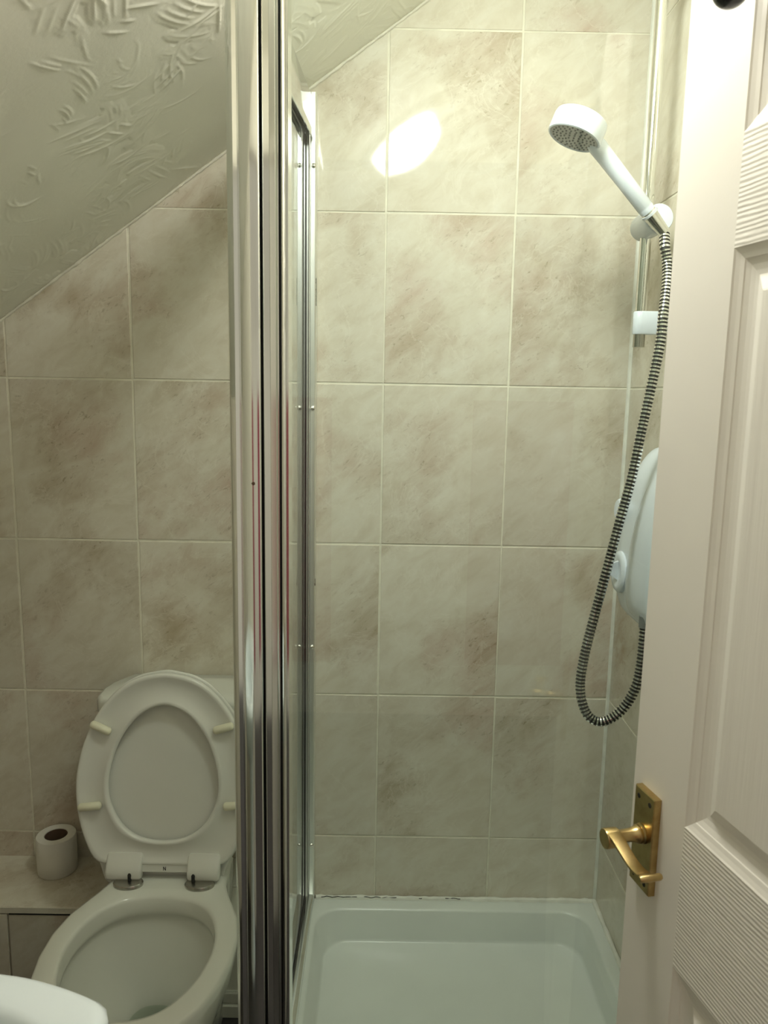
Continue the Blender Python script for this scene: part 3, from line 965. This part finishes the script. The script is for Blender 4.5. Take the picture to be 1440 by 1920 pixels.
loft(bm, [lidring(0.95, 0.734), lidring(0.995, 0.738), lidring(1.0, 0.746), lidring(1.0, 0.766), lidring(0.985, 0.774), lidring(0.95, 0.778), lidring(0.5, 0.780)], 0, True, True)
mesh_obj('cistern_lid', bm, M['ceramic'], t, angle=50)

# raised seat and lid share the hinge frame
LEAN = math.radians(10)
HO = Vector((-0.480, 1.585, 0.430))
EU, EV, EW = Vector((1, 0, 0)), Vector((0, math.sin(LEAN), math.cos(LEAN))), Vector((0, math.cos(LEAN), -math.sin(LEAN)))
def sp(u, v, w):
    return HO + EU * u + EV * v + EW * w
hw_ = [(0.004, 0.146), (0.024, 0.158), (0.06, 0.175), (0.099, 0.187), (0.14, 0.1945), (0.18, 0.197), (0.218, 0.1945), (0.27, 0.183), (0.315, 0.166), (0.35, 0.147), (0.385, 0.119), (0.41, 0.090), (0.426, 0.058), (0.435, 0.0)]
so = [(u, v) for v, u in hw_[:-1]] + [(0, 0.436)] + [(-u, v) for v, u in reversed(hw_[:-1])]
hi_ = [(0.056, 0.0), (0.062, 0.045), (0.078, 0.075), (0.10, 0.098), (0.14, 0.118), (0.175, 0.124), (0.21, 0.1215), (0.25, 0.112), (0.29, 0.095), (0.325, 0.070), (0.35, 0.040), (0.363, 0.0)]
si = [(u, v) for v, u in hi_] + [(-u, v) for v, u in reversed(hi_[1:-1])]
SC = (0.0, 0.20)
so_d = polar(so, SC, 128)
# round the sampled outline a little
def relax(p, n):
    for _ in range(n):
        p = [((p[i - 1][0] + 2 * p[i][0] + p[(i + 1) % len(p)][0]) / 4, (p[i - 1][1] + 2 * p[i][1] + p[(i + 1) % len(p)][1]) / 4) for i in range(len(p))]
    return p
so_d = relax(so_d, 3)
si_d = relax(polar(smooth_closed(si, 4), SC, 128), 2)
def seat_ring(f, w):
    return [sp(so_d[i][0] * (1 - f) + si_d[i][0] * f, so_d[i][1] * (1 - f) + si_d[i][1] * f, w) for i in range(128)]
cs = [(0.03, 0.016), (0.0, 0.010), (0.0, 0.004), (0.015, -0.001), (0.06, -0.0032), (0.14, -0.0020), (0.26, 0.003), (0.5, 0.0045), (0.72, 0.003), (0.86, -0.0025), (0.93, -0.0042), (0.985, -0.0015), (1.0, 0.003), (1.0, 0.010), (0.95, 0.0165), (0.5, 0.0185)]
bm = bmesh.new()
loft(bm, [seat_ring(f, w) for f, w in cs + [cs[0]]], 0)
bmesh.ops.remove_doubles(bm, verts=bm.verts, dist=1e-6)
seat = mesh_obj('toilet_seat', bm, M['seat'], t, angle=80)
for (ua, va), (ub, vb) in (((-0.159, 0.318), (-0.123, 0.303)), ((-0.182, 0.132), (-0.141, 0.137)), ((0.117, 0.309), (0.152, 0.319)), ((0.143, 0.139), (0.179, 0.142))):
    bm = bmesh.new()
    a, b = sp(ua, va, -0.006), sp(ub, vb, -0.006)
    d = (b - a); L = d.length
    lathe(bm, a, d, [(-0.0060, 0.0008), (-0.005, 0.0046), (-0.003, 0.0075), (0, 0.0092), (L, 0.0092), (L + 0.003, 0.0075), (L + 0.005, 0.0046), (L + 0.006, 0.0008)], 20)
    tag(mesh_obj('seat_buffer', bm, M['buffer'], seat), 'ivory rubber buffer')
for ua, ub in ((-0.121, -0.042), (0.061, 0.133)):
    bm = bmesh.new()
    ring = []
    prof_ = [(0.030, 0.012), (0.030, -0.0005), (0.024, -0.003), (0.016, -0.0075), (0.006, -0.0125), (-0.006, -0.0165), (-0.020, -0.016), (-0.027, -0.010), (-0.027, 0.004), (-0.018, 0.012)]
    loft(bm, [[sp(u, v * k + 0.0 * k, w * k) for v, w in prof_] for u, k in ((ua, 0.80), (ua + 0.0015, 0.92), (ua + 0.005, 1.0), (ub - 0.005, 1.0), (ub - 0.0015, 0.92), (ub, 0.80))], 0, True, True)
    mesh_obj('hinge_lug', bm, M['seat'], seat, angle=50)
for u in (-0.066, 0.076):
    bm = bmesh.new()
    a, b = sp(u, -0.012, -0.0155), sp(u, -0.024, -0.0135)
    d = b - a; L = d.length
    lathe(bm, a, d, [(-0.0040, 0.0006), (-0.003, 0.0026), (0, 0.0042), (L + 0.004, 0.0042)], 14)
    mesh_obj('hinge_slot', bm, M['black'], seat)
# lid
ho = [(-0.050, 0.128), (-0.044, 0.134), (-0.012, 0.141), (0.004, 0.147), (0.03, 0.164), (0.06, 0.178), (0.099, 0.190), (0.14, 0.197), (0.18, 0.1995), (0.218, 0.197), (0.27, 0.186), (0.315, 0.169), (0.35, 0.150), (0.385, 0.122), (0.41, 0.094), (0.428, 0.060), (0.4385, 0.0)]
lo = [(u, v) for v, u in ho[:-1]] + [(0, 0.439)] + [(-u, v) for v, u in reversed(ho[:-1])]
lo_d = relax(polar(lo, SC, 160), 2)
def lring(k, w):
    return [sp(SC[0] + (u - SC[0]) * k, SC[1] + (v - SC[1]) * k, w) for u, v in lo_d]
bm = bmesh.new()
loft(bm, [lring(0.5, 0.0245), lring(0.78, 0.0235), lring(0.90, 0.0215), lring(0.965, 0.0195), lring(0.99, 0.019), lring(1.0, 0.021), lring(1.0, 0.026), lring(0.985, 0.031), lring(0.94, 0.0335), lring(0.5, 0.036)], 0, True, True)
lid = mesh_obj('toilet_lid', bm, M['seat'], t, angle=60)
bm = bmesh.new()
loft(bm, [[sp(u, v, w) for v, w in ((0.006, 0.004), (0.006, -0.001), (-0.011, -0.001), (-0.014, 0.003), (-0.014, 0.02), (0.006, 0.02))] for u in (-0.043, 0.062)], 0, True, True)
mesh_obj('hinge_bar', bm, M['seat'], lid, angle=30)
bm = bmesh.new()
for u0, v0, u1, v1 in ((0.0055, -0.0075, 0.0055, 0.0005), (0.0105, -0.0075, 0.0105, 0.0005), (0.0055, 0.0005, 0.0105, -0.0075)):
    a, b = sp(u0, v0, -0.0012), sp(u1, v1, -0.0012)
    tube(bm, [a, (a + b) / 2, b], 0.0007, 6)
mesh_obj('letter_mark', bm, M['ink'], lid)
for x in (-0.548, -0.389):
    bm = bmesh.new()
    rings = [[(x + r * 1.25 * math.cos(2 * PI * k / 32), 1.564 + r * 0.85 * math.sin(2 * PI * k / 32), z) for k in range(32)] for r, z in ((0.0265, 0.3995), (0.0265, 0.405), (0.0240, 0.408), (0.014, 0.4085), (0.001, 0.4086))]
    loft(bm, rings, 0, True, True)
    tag(mesh_obj('hinge_plate', bm, M['steel'], t), 'steel oval hinge plate')

# ------------------------------------------------------------------ toilet roll
rc = Vector((-0.815, 1.8135, LZ + 0.0005))
t = thing('toilet_roll', 'white toilet paper roll standing on the tiled ledge beside the toilet', 'toilet roll', rc)
t_h = 0.097
bm = bmesh.new()
lathe(bm, rc, (0, 0, 1), [(0.0, 0.0285), (0.0, 0.046), (0.002, 0.0482), (0.045, 0.0490), (t_h - 0.003, 0.0488), (t_h, 0.047), (t_h + 0.001, 0.038), (t_h, 0.0285), (t_h - 0.004, 0.0275), (0.0, 0.0275)], 56, cap0=False, cap1=False)
mesh_obj('tissue', bm, M['paper'], t, angle=50)
bm = bmesh.new()
lathe(bm, rc + Vector((0, 0, 0.001)), (0, 0, 1), [(0, 0.0274), (t_h - 0.003, 0.0274), (t_h - 0.003, 0.0264), (0.0, 0.0264)], 40, cap0=False, cap1=True)
mesh_obj('cardboard_core', bm, M['card'], t, angle=50)

# ------------------------------------------------------------------ wash basin
BC = (-0.470, 0.470)
t = thing('wash_basin', 'white wash basin with a bowed rim cut off at the lower left corner', 'basin', (BC[0], BC[1], 0))
bp = [(-0.470, 0.7525), (-0.405, 0.7485), (-0.369, 0.743), (-0.329, 0.7315), (-0.300, 0.7205), (-0.282, 0.7125), (-0.272, 0.7055), (-0.2665, 0.697), (-0.2650, 0.686), (-0.266, 0.66), (-0.270, 0.56), (-0.276, 0.40), (-0.280, 0.25), (-0.284, 0.212), (-0.300, 0.198)]
bpo = bp + [(2 * BC[0] - x, y) for x, y in reversed(bp[1:])]
bo = relax(polar(bpo, BC, 144), 1)
bi = polar(smooth_closed([(-0.470, 0.705), (-0.38, 0.693), (-0.325, 0.655), (-0.315, 0.56), (-0.325, 0.43), (-0.38, 0.36), (-0.470, 0.345), (-0.56, 0.36), (-0.615, 0.43), (-0.625, 0.56), (-0.615, 0.655), (-0.56, 0.693)], 6), BC, 144)
def brng(f, z, k=1.0, dy=0.0):
    return [(BC[0] + (bo[i][0] * (1 - f) + bi[i][0] * f - BC[0]) * k, BC[1] + (bo[i][1] * (1 - f) + bi[i][1] * f - BC[1]) * k + dy, z) for i in range(144)]
bm = bmesh.new()
Z = 0.870
loft(bm, [brng(0.5, 0.66, 0.45), brng(0.2, 0.69, 0.62), brng(0.0, 0.76, 0.86), brng(0, 0.815, 0.965), brng(0, 0.842, 0.992), brng(0, 0.855, 1.0), brng(0, 0.8635, 0.996), brng(0.10, 0.8685), brng(0.22, 0.870), brng(0.8, 0.868), brng(0.95, 0.8645), brng(1, 0.855), brng(1, 0.80, 0.94), brng(1, 0.755, 0.78), brng(1, 0.73, 0.5), brng(1, 0.722, 0.12)], 0, True, True)
mesh_obj('basin_bowl', bm, M['basin'], t, angle=60)
bm = bmesh.new()
loft(bm, [[(BC[0] + r * 1.1 * math.cos(2 * PI * k / 32), 0.33 + r * math.sin(2 * PI * k / 32), z) for k in range(32)] for r, z in ((0.11, 0.001), (0.11, 0.03), (0.085, 0.12), (0.075, 0.4), (0.085, 0.6), (0.10, 0.69))], 0, True, True)
mesh_obj('pedestal', bm, M['basin'], t)

# ------------------------------------------------------------------ open panelled door on the right
DE = Vector((0.335, 0.930))
DD = Vector((0.21693, -0.97619))       # along the door, from its free edge to its hinges
DN = Vector((-0.97619, -0.21693))      # out of the face the photo shows
def dp(s, n, z):
    q = DE + DD * s + DN * n
    return Vector((q.x, q.y, z))
DWID, DZ0, DZ1, DTH = 0.762, 0.012, 2.045, 0.036
svals = [(0.110, 0.326), (0.436, 0.652)]
zvals = [(0.215, 0.825), (1.005, 1.650), (1.762, 1.935)]
door_o = None
bm = bmesh.new()
def dquad(s0, s1, z0, z1, n, mi):
    f = bm.faces.new([bm.verts.new(dp(s, n, z)) for s, z in ((s0, z0), (s1, z0), (s1, z1), (s0, z1))]); f.material_index = mi
zr = [DZ0, 0.215, 0.825, 1.005, 1.650, 1.762, 1.935, DZ1]
for n in (0.0, -DTH):
    dquad(0, 0.110, DZ0, DZ1, n, 0); dquad(0.652, DWID, DZ0, DZ1, n, 0)
    for z0, z1 in ((DZ0, 0.215), (0.825, 1.005), (1.650, 1.762), (1.935, DZ1)): dquad(0.110, 0.652, z0, z1, n, 1)
    for z0, z1 in zvals: dquad(0.326, 0.436, z0, z1, n, 0)
for s in (0, DWID):
    f = bm.faces.new([bm.verts.new(dp(s, n, z)) for n, z in ((0, DZ0), (-DTH, DZ0), (-DTH, DZ1), (0, DZ1))])
for z in (DZ0, DZ1):
    f = bm.faces.new([bm.verts.new(dp(s, n, z)) for s, n in ((0, 0), (DWID, 0), (DWID, -DTH), (0, -DTH))])
PR = [(0.0, 0.0), (0.002, -0.0014), (0.007, -0.0034), (0.012, -0.0048), (0.0130, -0.0058), (0.019, -0.0080), (0.025, -0.0092), (0.030, -0.0095)]
def prect(sr, zr_, d, n):
    return [dp(sr[0] + d, n, zr_[0] + d), dp(sr[1] - d, n, zr_[0] + d), dp(sr[1] - d, n, zr_[1] - d), dp(sr[0] + d, n, zr_[1] - d)]
for sr in svals:
    for zz in zvals:
        for side in (1, -1):
            loft(bm, [prect(sr, zz, d, n if side > 0 else -DTH - n) for d, n in PR], 0)
door_o = struct(mesh_obj('door_1', bm, [M['door'], M['door_rail']], smooth=False))
tag(door_o, 'white moulded six panel door standing open on the right', None)
for sr in svals:
    for zz in zvals:
        bm = bmesh.new()
        for side in (1, -1):
            R_ = [prect(sr, zz, d, n if side > 0 else -DTH - n) for d, n in ((0.030, -0.0095), (0.032, -0.0088), (0.046, -0.0018), (0.048, -0.0012))]
            vr = loft(bm, R_, 0)
            f = bm.faces.new(vr[-1]); f.material_index = 1
        mesh_obj('door_panel', bm, [M['door'], M['door_field']], door_o, smooth=False)
# brass lever handle
SZ, SS = 0.957, 0.042
def drect(s0, s1, z0, z1, n):
    return [dp(s0, n, z0), dp(s1, n, z0), dp(s1, n, z1), dp(s0, n, z1)]
s0, s1, z0, z1 = 0.0195, 0.0630, 0.884, 1.012
bm = bmesh.new()
# waved lever on its neck
nk = dp(SS, 0, SZ)
d3 = Vector((DN.x, DN.y, 0))
lathe(bm, nk, d3, [(0.009, 0.0125), (0.012, 0.0130), (0.0135, 0.0112), (0.015, 0.0118), (0.0175, 0.0118), (0.020, 0.0098), (0.028, 0.0082), (0.044, 0.0076), (0.048, 0.0085)], 28)
lathe(bm, dp(SS, 0.044, SZ - 0.001), d3, [(0.0, 0.008), (0.001, 0.0122), (0.016, 0.0126), (0.018, 0.0118), (0.0184, 0.001)], 32)
cl = []
for k in range(22):
    f = k / 21
    s = SS + 0.080 * f
    z = SZ + 0.0085 - 0.010 * (f ** 1.5) * (1 - f) * 2.2 - 0.0115 * (0.5 - 0.5 * math.cos(PI * min(1, f * 1.25))) + 0.004 * max(0, (f - 0.85) / 0.15)
    hw2 = 0.0092 - 0.0015 * math.sin(PI * f)
    th = 0.0044 - 0.0014 * f
    nc = 0.0525 - 0.004 * f
    cl.append([dp(s, nc - hw2, z - th * 0.5), dp(s, nc - hw2, z + th * 0.35), dp(s, nc - hw2 * 0.6, z + th * 0.5), dp(s, nc + hw2 * 0.6, z + th * 0.5), dp(s, nc + hw2, z + th * 0.35), dp(s, nc + hw2, z - th * 0.5)])
loft(bm, cl, 0, True, True)
tube(bm, [dp(SS + 0.081, n, SZ - 0.0015) for n in (0.034, 0.036, 0.048, 0.060, 0.062)], [0.003, 0.0042, 0.0046, 0.0042, 0.003], 16)
hd_o = mesh_obj('door_handle', bm, M['brass'], door_o, angle=32)
tag(hd_o, 'aged brass lever handle')
bm = bmesh.new()
loft(bm, [drect(s0, s1, z0, z1, 0.0002), drect(s0, s1, z0, z1, 0.0085), drect(s0 + .0012, s1 - .0012, z0 + .0012, z1 - .0012, 0.0098)], 0, True, True)
mesh_obj('handle_plate', bm, M['brass'], hd_o, smooth=False)
for s in (s0 + 0.0095, s1 - 0.0095):
    for z in (z0 + 0.011, z1 - 0.011):
        bm = bmesh.new()
        lathe(bm, dp(s, 0.0096, z), d3, [(0, 0.0034), (0.0006, 0.0032), (0.0008, 0.001)], 14)
        mesh_obj('plate_screw', bm, M['dark_hole'], hd_o)

HOOKZ = 1.889
# black round hook near the top of the door
hb = dp(0.113, 0.030, HOOKZ)
t = thing('door_hook', 'black ball ended hook near the top of the white door', 'hook', dp(0.113, 0.002, 1.976))
bm = bmesh.new()
lathe(bm, hb, (0, 0, 1), [(-0.0180 * math.cos(PI * k / 16), 0.0180 * math.sin(PI * k / 16)) for k in range(17)], 28, cap0=False, cap1=False)
mesh_obj('ball_end', bm, M['black_gloss'], t)
bm = bmesh.new()
tube(bm, catmull([hb, dp(0.113, 0.030, 1.94), dp(0.113, 0.026, 1.968), dp(0.113, 0.006, 1.976)], 6), 0.0045, 12)
lathe(bm, dp(0.113, 0.0005, 1.976), d3, [(0, 0.016), (0.005, 0.016), (0.007, 0.012), (0.007, 0.001)], 24)
mesh_obj('hook_arm', bm, M['black'], t)
